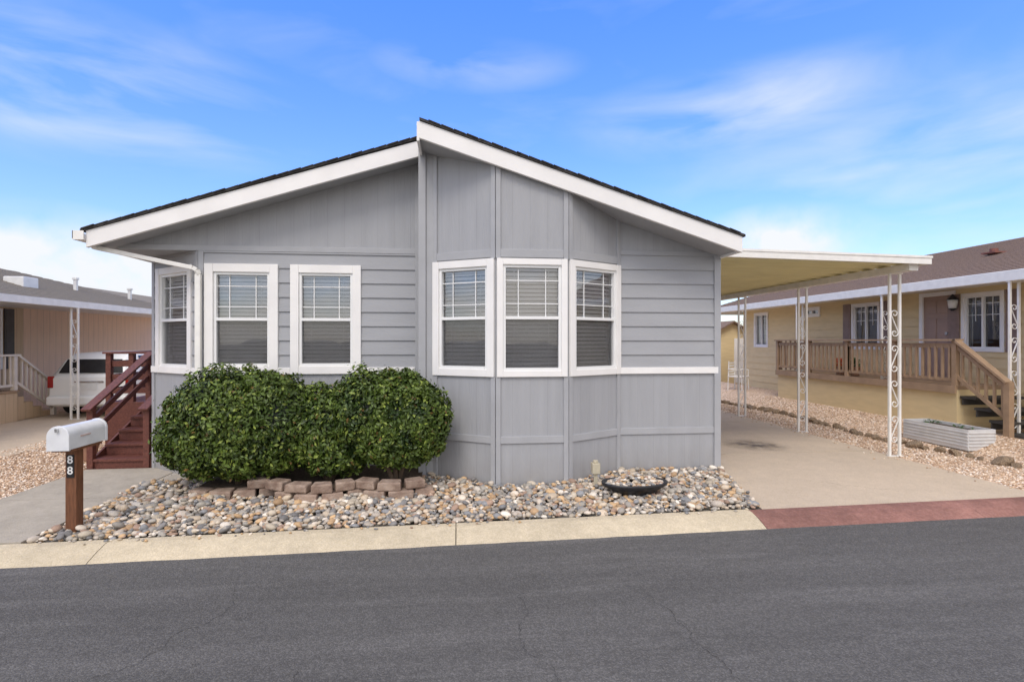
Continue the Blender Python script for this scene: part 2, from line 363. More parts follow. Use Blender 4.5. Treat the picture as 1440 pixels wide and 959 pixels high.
b.add(vs,[(j*(nx+1)+i,j*(nx+1)+i+1,(j+1)*(nx+1)+i+1,(j+1)*(nx+1)+i) for j in range(ny) for i in range(nx)])
mesh_obj('gravel_bank',b,M_gravel,kind='structure',smooth=True)

def ico(sub):
    import bmesh
    bm=bmesh.new(); bmesh.ops.create_icosphere(bm,subdivisions=sub,radius=1); vs=np.array([v.co[:] for v in bm.verts]); fs=np.array([[v.index for v in f.verts] for f in bm.faces]); bm.free(); return vs,fs
def scatter(name,pts,rad,flat,cols,m,sub=2,lump=.12):
    vs,fs=ico(sub); N=len(pts); nv=len(vs)
    V=np.repeat(vs[None],N,0)
    for k in range(3):
        dirs=rng.normal(size=(N,3)); dirs/=np.linalg.norm(dirs,axis=1)[:,None]
        dot=np.einsum('nvc,nc->nv',V,dirs); V=V*(1-lump*np.clip(dot,0,1)[:,:,None])
    sc=np.stack([rad*rng.uniform(.8,1.35,N),rad*rng.uniform(.7,1.1,N),rad*flat*rng.uniform(.75,1.2,N)],1)
    V=V*sc[:,None,:]
    a=rng.uniform(0,2*np.pi,N); t=rng.normal(0,.28,N)
    ca,sa=np.cos(a)[:,None],np.sin(a)[:,None]; ct,st=np.cos(t)[:,None],np.sin(t)[:,None]
    x=V[:,:,0]*ct+V[:,:,2]*st; z=-V[:,:,0]*st+V[:,:,2]*ct; y=V[:,:,1]
    X=x*ca-y*sa; Y=x*sa+y*ca
    V=np.stack([X,Y,z],2)+pts[:,None,:]
    faces=(fs[None]+ (np.arange(N)*nv)[:,None,None]).reshape(-1,3)
    me=bpy.data.meshes.new(name); me.vertices.add(N*nv); me.vertices.foreach_set('co',V.reshape(-1))
    me.loops.add(len(faces)*3); me.loops.foreach_set('vertex_index',faces.reshape(-1).astype(np.int32))
    me.polygons.add(len(faces)); me.polygons.foreach_set('loop_start',np.arange(len(faces),dtype=np.int32)*3)
    me.update(calc_edges=True); me.polygons.foreach_set('use_smooth',np.ones(len(faces),dtype=bool))
    ca_=me.color_attributes.new('tint','FLOAT_COLOR','POINT')
    C=np.concatenate([np.repeat(cols,nv,0),np.ones((N*nv,1))],1); ca_.data.foreach_set('color',C.reshape(-1).astype(np.float32))
    me.materials.append(m); me.validate()
    o=bpy.data.objects.new(name,me); COL.objects.link(o); o['kind']='stuff'; return o
pal=np.array([(.33,.30,.26),(.46,.40,.33),(.20,.19,.18),(.66,.57,.46),(.45,.30,.17),(.55,.37,.20),(.25,.25,.25),(.38,.26,.19),(.72,.65,.55),(.50,.43,.33),(.56,.46,.34),(.36,.33,.28)])
pts=[]; sp=.045
y=4.55
def in_bed(x,y):
    if x<-3.56 or y<be(x)+.03: return False
    if x>3.04+(y-4.9)*.21: return False
    if x<-.46: ylim=6.54
    elif x<.425: ylim=6.2-(x+.293)*.57 if x>-.293 else 6.2
    elif x<1.265: ylim=5.79
    elif x<2.0: ylim=5.79+(x-1.265)*.55
    else: ylim=6.2
    if y>ylim: return False
    if -2.82<x<-.42 and y>5.84-.25*math.sin((x+2.85)/2.4*math.pi): return False
    if x<-3.2 and y>6.28: return False
    return True
while y<6.6:
    x=-3.6
    while x<3.35:
        px,py=x+random.uniform(-.02,.02),y+random.uniform(-.02,.02)
        if in_bed(px,py): pts.append((px,py,random.uniform(.012,.03)))
        x+=sp
    y+=sp*.9
for _ in range(2800):
    px,py=random.uniform(-3.6,3.3),random.uniform(4.6,6.6)
    if in_bed(px,py): pts.append((px,py,random.uniform(.035,.055)))
ns_=len(pts)
for _ in range(60):
    px=random.uniform(-3.5,3.0); pts.append((px,be(px)-abs(random.gauss(0,.04)),.024))
pts=np.array(pts); N=len(pts)
pts[:,2]+=np.clip((pts[:,1]-4.9)*.05,0,.06)
rad=np.clip(rng.lognormal(math.log(.026),.36,N),.012,.062); rad[ns_:]=rng.uniform(.01,.02,N-ns_)
cols=pal[rng.integers(0,len(pal),N)]*rng.uniform(.8,1.2,(N,1))
scatter('river_pebbles',pts,rad,.6,cols,M_pebble,2)
gp=np.array([(.66,.48,.33),(.82,.67,.52),(.48,.32,.20),(.60,.44,.31),(.84,.75,.65),(.40,.28,.2)])
g=[]
for _ in range(13000):
    x=random.uniform(-7.0,-4.84); y=4.75+random.random()**1.4*5; g.append((x,y,-.002+random.uniform(0,.008)))
for _ in range(12000):
    x=random.uniform(6.4,8.45); y=5.1+random.random()**1.3*8; g.append((x,y,mz(x,y)+random.uniform(.0,.008)))
for _ in range(60):
    g.append((6.35-abs(random.gauss(0,.12)),random.uniform(5.2,12),.012))
g=np.array(g); scatter('loose_gravel',g,rng.uniform(.009,.019,len(g)),.7,gp[rng.integers(0,len(gp),len(g))]*rng.uniform(.8,1.2,(len(g),1)),M_pebble,1)

# ------------------------------------------------------------ main house
H=thing('grey_house',(-.4,6.3,0),'single-storey grey home with white trim and bay windows','house')
RX,RZ,SL=-.426,4.16,.318
rz=lambda x:RZ-SL*abs(x-RX)
FL=F(-4.05,6.58,0); FR=F(-.46,6.23,0)
FB1=Fseg(-.293,6.23,.425,5.82); FB2=Fseg(.425,5.82,1.265,5.82); FB3=Fseg(1.265,5.82,2.005,6.23)
FC=Fseg(-4.02,7.25,-3.128,6.58)
ZB0,ZB1,ZW1,ZL=1.29,1.37,2.64,2.83
wl=lambda X:X+4.05
opL=[(wl(-3.058)+.08,wl(-2.201)-.08,ZB0+.08,ZW1-.08),(wl(-2.057)+.08,wl(-1.208)-.08,ZB0+.08,ZW1-.08)]
b=B(); lap(b,FL,wl(-3.128),wl(-.45),ZB1-.02,ZL,.178,opL); mesh_obj('lap_siding',b,M_lap,H)
b=B(); lap(b,FR,2.40+.06,3.78,ZB1-.02,ZL,.178); mesh_obj('lap_siding',b,M_lap,H)
b=B(); lap(b,FC,0,FC.L,ZB1-.02,ZL,.178,[(.20,.90,ZB0+.07,ZW1-.07)]); mesh_obj('lap_siding',b,M_lap,H)
b=B()
lap(b,FL,wl(-3.128),wl(-.45),0,ZB1,ZB1,opL,0); lap(b,FR,0,.167,0,4.0,4.0,(),0); lap(b,FR,2.465,3.78,0,ZB1,ZB1,(),0)
lap(b,FC,0,FC.L,0,ZB1,ZB1,(),0)
for f in (FB1,FB2,FB3):
    op=(.05,f.L-.05,ZB0+.08,ZW1-.08)
    lap(b,f,0,f.L,0,2.7,2.7,[op],0)
    X0=f.p(0,0,0)[0]; X1=f.p(f.L,0,0)[0]
    fpoly(b,f,[(0,2.7),(f.L,2.7),(f.L,rz(X1)-.08),(0,rz(X0)-.08)],.002)
fpoly(b,FL,[(0,2.80),(wl(-.45),2.83),(wl(-.45),rz(-.45)-.1),(0,rz(-4.05)-.1)],.004)
fpoly(b,FL,[(0,2.83),(wl(-.45),2.83),(wl(-.45),2.8),(0,2.8)],.0045)
X0,X1=2.005,3.32
fpoly(b,FR,[(X0+.46,ZL),(X1+.46,ZL),(X1+.46,rz(X1)-.08),(X0+.46,rz(X0)-.08)],.004)
for poly in ([(-.46,6.23,0),(-.46,6.58,0),(-.46,6.58,4.0),(-.46,6.23,4.0)],
             [(3.32,6.23,0),(3.32,20,0),(3.32,20,rz(3.32)-.08),(3.32,6.23,rz(3.32)-.08)],
             [(-4.02,7.25,0),(-4.02,20,0),(-4.02,20,rz(-4.02)-.08),(-4.02,7.25,rz(-4.02)-.08)]):
    b.add(poly,[(0,1,2,3)])
b.add([(-4.02,19.99,0),(3.32,19.99,0),(3.32,19.99,2.9),(RX,19.99,4.05),(-4.02,19.99,2.9)],[(0,1,2,3,4)])
b.add([(-4.05,6.58,2.8),(-3.128,6.58,2.8),(-4.03,7.25,2.8)],[(0,1,2)])
mesh_obj('wall',b,M_panel,H)
P=.022
def batten(f,u0,u1,o1,z0,z1):
    b=B(); fbox(b,f,u0,u1,0,o1,z0,z1); mesh_obj('batten',b,M_gtrim,H,bevel=.003)
for f,us in ((FB1,('r',)),(FB2,('l','r')),(FB3,('l','r')),):
    X0=f.p(0,0,0)[0]; X1=f.p(f.L,0,0)[0]
    for k in us:
        u0,u1=(0,.055) if k=='l' else (f.L-.055,f.L)
        Xc=X0 if k=='l' else X1
        batten(f,u0,u1,P,0,ZB0); batten(f,u0,u1,P,ZW1,rz(Xc)-.14)
    batten(f,.055,f.L-.055,P-.004,.53,.61); batten(f,.055,f.L-.055,P-.004,ZW1+.015,ZW1+.105)
batten(FB1,0,.055,P,0,ZB0); batten(FB1,0,.055,P,ZW1,rz(-.29)-.14)
batten(FR,-.012,.075,P+.02,0,rz(-.46)-.14); batten(FR,.079,.165,P,0,rz(-.3)-.14)
batten(FR,2.40,2.468,P,0,ZB0); batten(FR,2.40,2.468,P,ZB1,rz(2.0)-.14)
batten(FR,3.70,3.785,P+.008,0,rz(3.3)-.13)
batten(FR,2.47,3.70,P-.004,.53,.61)
batten(FR,2.47,3.70,P-.004,0,.05)
batten(FL,0,wl(-.47),P,ZL-.035,ZL+.03)
batten(FL,wl(-.54),wl(-.462),P+.006,0,4.0)
batten(FL,wl(-3.13),wl(-3.07),P,0,ZL-.036); batten(FC,FC.L-.06,FC.L,P,0,ZL-.036); batten(FC,0,.06,P,0,ZL-.03)
batten(FC,.06,FC.L-.06,P-.004,.53,.61); batten(FL,wl(-3.07),wl(-.54),P-.004,.53,.61)
def belt(f,a,c):
    b=B(); fbox(b,f,a,c,0,.032,ZB0,ZB1); mesh_obj('belt_trim',b,M_white,H,bevel=.003)
belt(FR,2.41,3.75)
for a,c in ((wl(-3.13),wl(-3.06)),(wl(-2.199),wl(-2.059)),(wl(-1.206),wl(-.545))): belt(FL,a,c)
belt(FC,.0,.115); belt(FC,.985,FC.L)
window(H,FL,wl(-3.058),wl(-2.201),ZB0,ZW1,cas=.1); window(H,FL,wl(-2.057),wl(-1.208),ZB0,ZW1,cas=.1)
window(H,FB1,.0,FB1.L-.012,ZB0,ZW1,cas=.085); window(H,FB2,.012,FB2.L-.012,ZB0,ZW1,cas=.07); window(H,FB3,.012,FB3.L,ZB0,ZW1,cas=.075)
window(H,FC,.12,.98,ZB0,ZW1,cas=.085)
b=B()
slab(b,RX,RZ-.025,3.31,rz(3.31)-.025,.17,5.78,20.3); 
mesh_obj('soffit',b,M_gtrim,H)
b=B(); slab(b,-4.13,rz(-4.13)-.025,RX,RZ-.025,.17,6.28,20.3); mesh_obj('soffit',b,M_gtrim,H)
b=B()
slab(b,RX,RZ+.004,3.37,rz(3.37)+.004,.028,5.715,20.35); slab(b,-4.22,rz(-4.22)+.004,RX,RZ+.004,.028,6.215,20.35)
x=RX+.1
while x<3.3:
    e_=random.uniform(-.006,.006); slab(b,x,rz(x)+.012,x+.13,rz(x+.13)+.006,.012,5.703+e_,6.0); x+=.14
x=-4.2
while x<RX-.1:
    e_=random.uniform(-.006,.006); slab(b,x,rz(x)+.006,x+.13,rz(x+.13)+.012,.012,6.203+e_,6.5); x+=.14
mesh_obj('roof',b,M_shingle,H)
b=B()
slab(b,RX-.005,RZ-.026,3.345,rz(3.345)-.026,.19,5.735,5.779)
slab(b,-4.17,rz(-4.17)-.026,RX+.03,RZ-.03,.19,6.235,6.279)
b.box(3.312,3.345,5.78,20.3,rz(3.33)-.216,rz(3.33)-.03); b.box(-4.17,-4.132,6.28,20.3,rz(-4.15)-.21,rz(-4.15)-.03)
b.box(RX-.03,RX+.0,5.735,6.234,RZ-.25,RZ-.036)
mesh_obj('fascia',b,M_white,H,bevel=.004)
b=B(); zt=rz(-4.17)-.035
b.box(-4.29,-4.172,6.2,20.3,zt-.1,zt-.088); b.box(-4.29,-4.282,6.2,20.3,zt-.088,zt); b.box(-4.29,-4.172,6.2,6.208,zt-.088,zt)
mesh_obj('gutter',b,M_white_metal,H)
b=B(); pts_=[(-4.2,6.36,zt-.1),(-4.19,6.37,zt-.15),(-4.1,6.4,zt-.17),(-3.16,6.5,2.575),(-3.12,6.51,2.55),(-3.11,6.52,2.5),(-3.11,6.52,.12)]
for p,q in zip(pts_,pts_[1:]): b.beam(p,q,.065,.05,up=(0,1,0) if abs(p[2]-q[2])>.5 and abs(p[0]-q[0])<.1 else (0,0,1))
mesh_obj('downspout',b,M_white_metal,H,bevel=.006)
b=B(); b.box(1.53,1.57,5.66,5.7,0,.24); b.box(1.505,1.595,5.635,5.725,.2,.32); b.tube([(1.55,5.68,.32),(1.55,5.68,.35)],.03,10)
T=thing('utility_box',(1.55,5.68,0),'small beige utility box on a short post beside the bay wall','utility box')
mesh_obj('box_housing',b,mat('beige_plastic',(.5,.45,.33),.5,.1,20),T,bevel=.006)

# ------------------------------------------------------------ retaining wall
T=thing('retaining_wall',(-1.6,5.8,0),'low tan tumbled-block planter edging stacked beneath the shrubs','garden wall')
b=B()
def blk(b,cx,cy,z,l,d,h,a):
    c,s=math.cos(a),math.sin(a); j=lambda:random.uniform(-.008,.008)
    p=[]
    for zz in (z,z+h):
        for u,v in ((-l/2,-d/2),(l/2,-d/2),(l/2,d/2),(-l/2,d/2)):
            u2=u*(.86 if v>0 else 1)
            p.append((cx+u2*c-v*s+j(),cy+u2*s+v*c+j(),zz+j()*.5))
    b.hexa(p)
def yline(x):
    if x<-1.95: return 5.82-.10*math.sin(max(0,min(1,(x+2.85)/.9))*math.pi)
    if x<-1.0: return 5.70-.20*math.sin((x+1.95)/.95*math.pi)
    return 5.62-.10*math.sin(max(0,min(1,(x+1.0)/.62))*math.pi)
for row in range(3):
    x=-2.83+(.12 if row%2 else 0)
    while x<-.44:
        l=random.uniform(.2,.27)
        top=1 if x<-2.45 else 2
        if row<top:
            dy=(yline(x+l/2+.02)-yline(x+l/2-.02))/.04
            blk(b,x+l/2,yline(x+l/2)+.015*row,.035+row*.095,l-.006,.16,.092,math.atan(dy)*.8)
        x+=l
mesh_obj('block_course',b,M_block,T,bevel=.014)
b=B(); n=24; vs=[]
for i in range(n+1):
    x=-2.8+2.38*i/n; vs+= [(x,yline(x)+.05,.12),(x,6.56 if x<-.46 else 6.2,.14)]
b.add(vs,[(2*i,2*i+2,2*i+3,2*i+1) for i in range(n)]); mesh_obj('planting_soil',b,M_mulch,T)

# ------------------------------------------------------------ shrubs
def shrub(cx,cy,cz,lobes,nleaf,label,seed,base=.1):
    r=np.random.default_rng(seed)
    T=thing('shrub',(cx,cy,base),label,'shrub','glossy evergreen shrubs in front of the house')
    vol=np.array([l[3]*l[4]*l[5] for l in lobes])**.67; vol=vol/vol.sum()
    which=r.choice(len(lobes),nleaf,p=vol)
    L=np.array(lobes)
    d=r.normal(size=(nleaf,3)); d/=np.linalg.norm(d,axis=1)[:,None]
    def ns(v,f,o): return np.array([noise.noise(Vector((a*f+o,b_*f,c*f))) for a,b_,c in v])
    base_p=L[which,:3]+d*L[which,3:6]
    lump=ns(base_p,3.6,seed)*.15+ns(base_p,8.5,seed+9)*.17
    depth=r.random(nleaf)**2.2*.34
    rr=1+lump-depth+ (r.random(nleaf)<.08)*r.uniform(0,.12,nleaf)
    p=L[which,:3]+d*L[which,3:6]*rr[:,None]
    keep=np.ones(nleaf,bool)
    for k,l in enumerate(lobes):
        q=(p-np.array(l[:3]))/np.array(l[3:6]); keep&=~((np.linalg.norm(q,axis=1)<.6)&(which!=k))
    keep&=p[:,2]>base-cz+.02+r.uniform(-.04,.04,nleaf)
    p=p[keep]; d=d[keep]; lump=lump[keep]; depth=depth[keep]; n=len(p)
    nn=d+r.normal(0,.6,(n,3))+np.array([0,0,.35]); nn/=np.linalg.norm(nn,axis=1)[:,None]
    t=np.cross(nn,r.normal(size=(n,3))); t/=np.linalg.norm(t,axis=1)[:,None]; s=np.cross(nn,t)
    ln=r.uniform(.017,.033,n)[:,None]; wd=ln*.5
    v0=p-t*ln; v1=p+s*wd+nn*wd*.25; v2=p+t*ln; v3=p-s*wd+nn*wd*.25
    V=np.stack([v0,v1,v2,v3],1).reshape(-1,3)
    f=np.arange(n*4).reshape(-1,4); faces=[(a,b_,c) for a,b_,c,dd in f]+[(a,c,dd) for a,b_,c,dd in f]
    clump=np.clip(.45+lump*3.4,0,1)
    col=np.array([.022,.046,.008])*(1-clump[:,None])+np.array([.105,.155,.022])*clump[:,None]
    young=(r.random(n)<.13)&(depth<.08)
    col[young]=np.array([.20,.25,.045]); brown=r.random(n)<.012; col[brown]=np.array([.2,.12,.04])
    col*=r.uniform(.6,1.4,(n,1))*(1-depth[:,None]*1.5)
    cols=np.repeat(col,4,0)
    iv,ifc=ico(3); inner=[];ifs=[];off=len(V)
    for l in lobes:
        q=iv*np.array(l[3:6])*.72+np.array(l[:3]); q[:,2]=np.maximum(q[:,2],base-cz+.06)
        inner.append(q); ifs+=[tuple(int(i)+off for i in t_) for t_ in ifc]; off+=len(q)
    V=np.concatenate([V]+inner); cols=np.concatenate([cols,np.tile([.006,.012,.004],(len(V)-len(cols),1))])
    V=V+np.array([0,0,cz-base])
    me=bpy.data.meshes.new('crown'); me.from_pydata(V.tolist(),[],faces+ifs); me.update()
    ca=me.color_attributes.new('tint','FLOAT_COLOR','POINT'); ca.data.foreach_set('color',np.concatenate([cols,np.ones((len(cols),1))],1).reshape(-1).astype(np.float32))
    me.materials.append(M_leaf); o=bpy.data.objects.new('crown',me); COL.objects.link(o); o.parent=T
    b=B()
    for k in range(7):
        a=r.uniform(0,6.28); rr_=r.uniform(.1,.35)
        b.tube([(cx+.02*math.cos(a),cy+.02*math.sin(a),.1),(cx+rr_*.5*math.cos(a),cy+rr_*.5*math.sin(a),base+.15),(cx+rr_*math.cos(a),cy+rr_*math.sin(a),base+.6)],.02,6,radii=[.03,.02,.01])
    mesh_obj('trunk',b,M_bark,T)
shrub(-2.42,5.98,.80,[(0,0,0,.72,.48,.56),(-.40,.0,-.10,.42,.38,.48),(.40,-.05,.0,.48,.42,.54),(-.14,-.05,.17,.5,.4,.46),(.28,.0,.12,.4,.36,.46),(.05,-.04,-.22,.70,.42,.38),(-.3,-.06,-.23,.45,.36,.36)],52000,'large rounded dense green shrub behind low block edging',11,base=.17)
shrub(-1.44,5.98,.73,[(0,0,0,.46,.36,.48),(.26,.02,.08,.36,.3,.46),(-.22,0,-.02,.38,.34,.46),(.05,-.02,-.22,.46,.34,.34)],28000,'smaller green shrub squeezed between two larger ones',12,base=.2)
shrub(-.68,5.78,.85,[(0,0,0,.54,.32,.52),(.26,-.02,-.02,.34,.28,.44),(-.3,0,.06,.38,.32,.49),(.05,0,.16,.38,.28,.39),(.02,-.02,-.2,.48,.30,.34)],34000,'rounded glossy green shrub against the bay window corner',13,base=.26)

# ------------------------------------------------------------ entry stairs
T=thing('entry_stairs',(-4.6,7.3,0),'dark red-stained wooden entry steps with handrails beside the grey house','stairs')
x0,x1=-4.78,-4.08; Y0=7.26; LX=-5.45
for i in range(5):
    b=B(); z=.15*(i+1); y=Y0+.26*i
    b.box(x0,x1,y-.02,y+.275,z-.035,z); b.box(x0+.005,x1-.005,y+.005,y+.022,z-.15,z-.0345)
    mesh_obj('step',b,M_redwood,T,bevel=.004)
for x in (x0-.03,x1+.002):
    b=B(); b.hexa([(x,Y0,0),(x+.028,Y0,0),(x+.028,Y0+1.3,.0),(x,Y0+1.3,.0),(x,Y0,.13),(x+.028,Y0,.13),(x+.028,Y0+1.3,.76),(x,Y0+1.3,.76)])
    mesh_obj('stringer',b,M_redwood,T)
b=B(); b.box(LX,x1,8.56,10.4,.71,.75); b.box(LX,x1,8.56,8.6,.05,.712); b.box(LX,LX+.04,8.6,10.4,.05,.712); mesh_obj('landing',b,M_redwood,T,bevel=.004)
b=B()
for x in (x0-.05,x1-.06):
    b.box(x,x+.075,Y0-.03,Y0+.045,0,.84); b.box(x,x+.075,8.5,8.575,0,1.5)
    b.beam((x+.038,Y0-.1,.80),(x+.038,8.58,1.52),.12,.032)
    for dz in (.16,.34): b.beam((x+.038,Y0+.05,.84-dz),(x+.038,8.52,1.48-dz),.03,.07)
for x in (LX,-5.12): b.box(x,x+.075,8.57,8.645,.75,1.5)
b.box(LX-.03,x0-.06,8.54,8.68,1.5,1.53); b.box(LX-.03,LX+.1,8.68,10.4,1.5,1.53); b.box(LX+.1,x1,10.3,10.42,1.5,1.53)
for z in (.88,1.09,1.30): 
    b.box(LX+.03,x0-.06,8.6,8.63,z,z+.09); b.box(LX+.03,LX+.06,8.66,10.3,z,z+.09); b.box(LX+.06,x1,10.34,10.37,z,z+.09)
mesh_obj('handrail',b,M_redwood,T,bevel=.004)
M_potleaf=mat('pot_leaf',(.05,.1,.03),.6,.3,20)
def pot(x,y,z,r,h,label,flower=None):
    T=thing('plant_pot',(x,y,z),label,'plant pot')
    b=B(); b.tube([(x,y,z),(x,y,z+h*.85),(x,y,z+h*.86),(x,y,z+h)],r,16,radii=[r*.68,r*.95,r*1.06,r*1.06]); mesh_obj('pot',b,M_terr,T)
    b=B()
    for k in range(170):
        a=random.uniform(0,6.28); q=random.uniform(0,r*1.1); c=Vector((x+q*math.cos(a),y+q*math.sin(a),z+h+random.uniform(0,r*1.6)))
        d=Vector([random.gauss(0,1) for _ in range(3)]).normalized(); e=d.orthogonal().normalized(); s=random.uniform(.02,.045)
        b.add([c-d*s,c+e*s*.5,c+d*s,c-e*s*.5],[(0,1,2,3)])
    mesh_obj('foliage',b,M_orange if flower else M_potleaf,T)
pot(-5.25,7.9,0,.13,.25,'terracotta pot with a small plant on the gravel')

# ------------------------------------------------------------ mailbox
T=thing('mailbox',(-3.39,4.93,0),'white metal mailbox on a brown wooden post numbered 88','mailbox')
b=B(); b.box(-3.435,-3.345,4.885,4.975,-.02,.745); mesh_obj('post',b,M_brownpost,T,bevel=.005)
b=B(); b.box(-3.47,-3.31,4.78,5.16,.745,.765); mesh_obj('mounting_board',b,M_brownpost,T)
def dome(b,x,y0,y1,z,w,h,e=0):
    r=w/2+e; zc=h-w/2
    pr=[(-r,-e)]+[( -r*math.cos(t), zc+r*math.sin(t)) for t in np.linspace(0,math.pi,17)]+[(r,-e)]
    n=len(pr); vs=[(x+p,y0,z+q) for p,q in pr]+[(x+p,y1,z+q) for p,q in pr]
    b.add(vs,[(i,i+1,n+i+1,n+i) for i in range(n-1)]+[(n-1,0,n,2*n-1),tuple(reversed(range(n))),tuple(range(n,2*n))])
b=B(); dome(b,-3.39,4.755,5.22,.768,.165,.2); dome(b,-3.39,5.205,5.228,.768,.165,.2,.005); mb=mesh_obj('mailbox_body',b,M_silver,T,bevel=.003)
b=B(); dome(b,-3.39,4.735,4.757,.768,.165,.2,.007); dd=mesh_obj('mailbox_door',b,M_silver,T,bevel=.004)
b=B(); b.box(-3.40,-3.38,4.715,4.736,.925,.955); mesh_obj('door_latch',b,M_chrome,dd)
b=B(); b.box(-3.307,-3.300,4.88,5.0,.862,.872); mesh_obj('signal_flag',b,mat('faded_flag',(.5,.36,.32),.6,.1,10),T)
def text(s,size,loc,rot,m,parent,ext=.001):
    c=bpy.data.curves.new('numeral','FONT'); c.body=s; c.size=size; c.extrude=ext; c.align_x='CENTER'; c.align_y='CENTER'; c.offset=size*.015
    o=bpy.data.objects.new('tmp',c); COL.objects.link(o); dg=bpy.context.evaluated_depsgraph_get(); me=bpy.data.meshes.new_from_object(o.evaluated_get(dg))
    COL.objects.unlink(o); bpy.data.objects.remove(o)
    me.materials.clear(); me.materials.append(m); t=bpy.data.objects.new('numeral',me); COL.objects.link(t); t.rotation_euler=rot; t.parent=parent
    t.location=Vector(loc)-ROOT[parent.name]; return t
b=B(); b.box(-3.42,-3.36,4.879,4.884,.50,.70); mesh_obj('number_plate',b,M_black,T)
text('8',.095,(-3.39,4.877,.655),(math.pi/2,0,0),M_num,T); text('8',.095,(-3.39,4.877,.56),(math.pi/2,0,0),M_num,T)

# ------------------------------------------------------------ dark bowl
T=thing('splash_basin',(1.9,5.36,0),'wide black basin filled with pebbles on the pebble bed','basin')
b=B(); n=28; vs=[]
for k in range(n):
    a=2*math.pi*k/n; ex,ey=math.cos(a),math.sin(a)
    for r_,z_ in ((.15,.04),(.28,.13),(.355,.185),(.365,.185),(.36,.15),(.27,.10),(.17,.03)):
        vs.append((1.9+ex*r_,5.38+ey*r_*.55,z_))
fs=[]
for k in range(n):
    k2=(k+1)%n
    for i in range(6): fs.append((k*7+i,k2*7+i,k2*7+i+1,k*7+i+1))
fs.append(tuple(k*7 for k in range(n))); b.add(vs,fs); mesh_obj('bowl',b,M_black,T,smooth=True)
pp=[]
for _ in range(360):
    a=random.uniform(0,6.28); q=math.sqrt(random.random())*.31; pp.append((1.9+q*math.cos(a),5.38+q*math.sin(a)*.52,.16+.11*(1-q/.33)*random.uniform(.3,1)))
pp=np.array(pp); o=scatter('pebble_fill',pp,rng.uniform(.018,.032,len(pp)),.6,pal[rng.integers(0,len(pal),len(pp))],M_pebble,2)
o.parent=T; o.location=-ROOT[T.name]

# ------------------------------------------------------------ carport
T=thing('carport',(6.4,6.5,0),'white metal carport awning over the driveway with ornamental scroll posts','carport')
b=B(); CX0,CX1=3.35,6.58; zt=lambda x:2.90-.018*(x-CX0)
y=6.56
while y<13.4:
    for (ya,yb,dz0,dz1) in ((y,y+.26,0,0),(y+.26,y+.272,0,-.05),(y+.272,y+.29,-.05,-.05),(y+.29,y+.302,-.05,0)):
        b.add([(CX0,ya,zt(CX0)+dz0),(CX1-.05,ya,zt(CX1)+dz0),(CX1-.05,yb,zt(CX1)+dz1),(CX0,yb,zt(CX0)+dz1)],[(0,1,2,3)])
    y+=.302
mesh_obj('roof_pan',b,M_pan,T)
b=B(); b.hexa([(CX0,6.5,zt(CX0)-.07),(CX1,6.5,zt(CX1)-.07),(CX1,6.545,zt(CX1)-.07),(CX0,6.545,zt(CX0)-.07),(CX0,6.5,zt(CX0)+.04),(CX1,6.5,zt(CX1)+.04),(CX1,6.545,zt(CX1)+.04),(CX0,6.545,zt(CX0)+.04)])
b.box(CX1-.045,CX1,6.546,13.5,zt(CX1)-.07,zt(CX1)+.04)
b.hexa([(CX0,6.49,zt(CX0)+.015),(CX1+.01,6.49,zt(CX1)+.015),(CX1+.01,6.499,zt(CX1)+.015),(CX0,6.499,zt(CX0)+.015),(CX0,6.49,zt(CX0)+.045),(CX1+.01,6.49,zt(CX1)+.045),(CX1+.01,6.499,zt(CX1)+.045),(CX0,6.499,zt(CX0)+.045)])
mesh_obj('awning_fascia',b,M_white_metal,T)
b=B(); b.box(6.33,6.47,6.6,13.4,zt(6.4)-.15,zt(6.4)-.052); mesh_obj('edge_beam',b,M_white_metal,T)
def ornpost(parent,x,y,z0,z1,w=.16):
    b=B(); t=.032; dx=w/2
    for s in (-1,1): b.box(x+s*dx-t/2,x+s*dx+t/2,y-t/2,y+t/2,z0,z1)
    b.box(x-dx-.03,x+dx+.03,y-.03,y+.03,z0,z0+.012); b.box(x-dx-.03,x+dx+.03,y-.03,y+.03,z1-.012,z1)
    p=mesh_obj('post',b,M_white_metal,parent)
    z=z0+.2; Hh=.40; k=0; R=w/2-t/2-.006
    while z+Hh<z1-.05:
        sg=1 if k%2==0 else -1
        pts=[]
        for i in range(21):
            t_=i/20; a=-.12*math.pi+2.1*math.pi*(1-t_); rr=R*(.32+.68*t_)
            pts.append((sg*rr*math.cos(a),Hh/2-R+rr*math.sin(a)))
        path=[(x+u,z+Hh/2+q) for u,q in pts+[(-u,-q) for u,q in reversed(pts)]]
        b=B(); b.ribbon_xz(path,y,.009,.014); mesh_obj('scroll_ornament',b,M_white_metal,p)
        z+=Hh+.12; k+=1
for y in (6.92,8.95,11.0): ornpost(T,6.4,y,.0,zt(6.4)-.15)

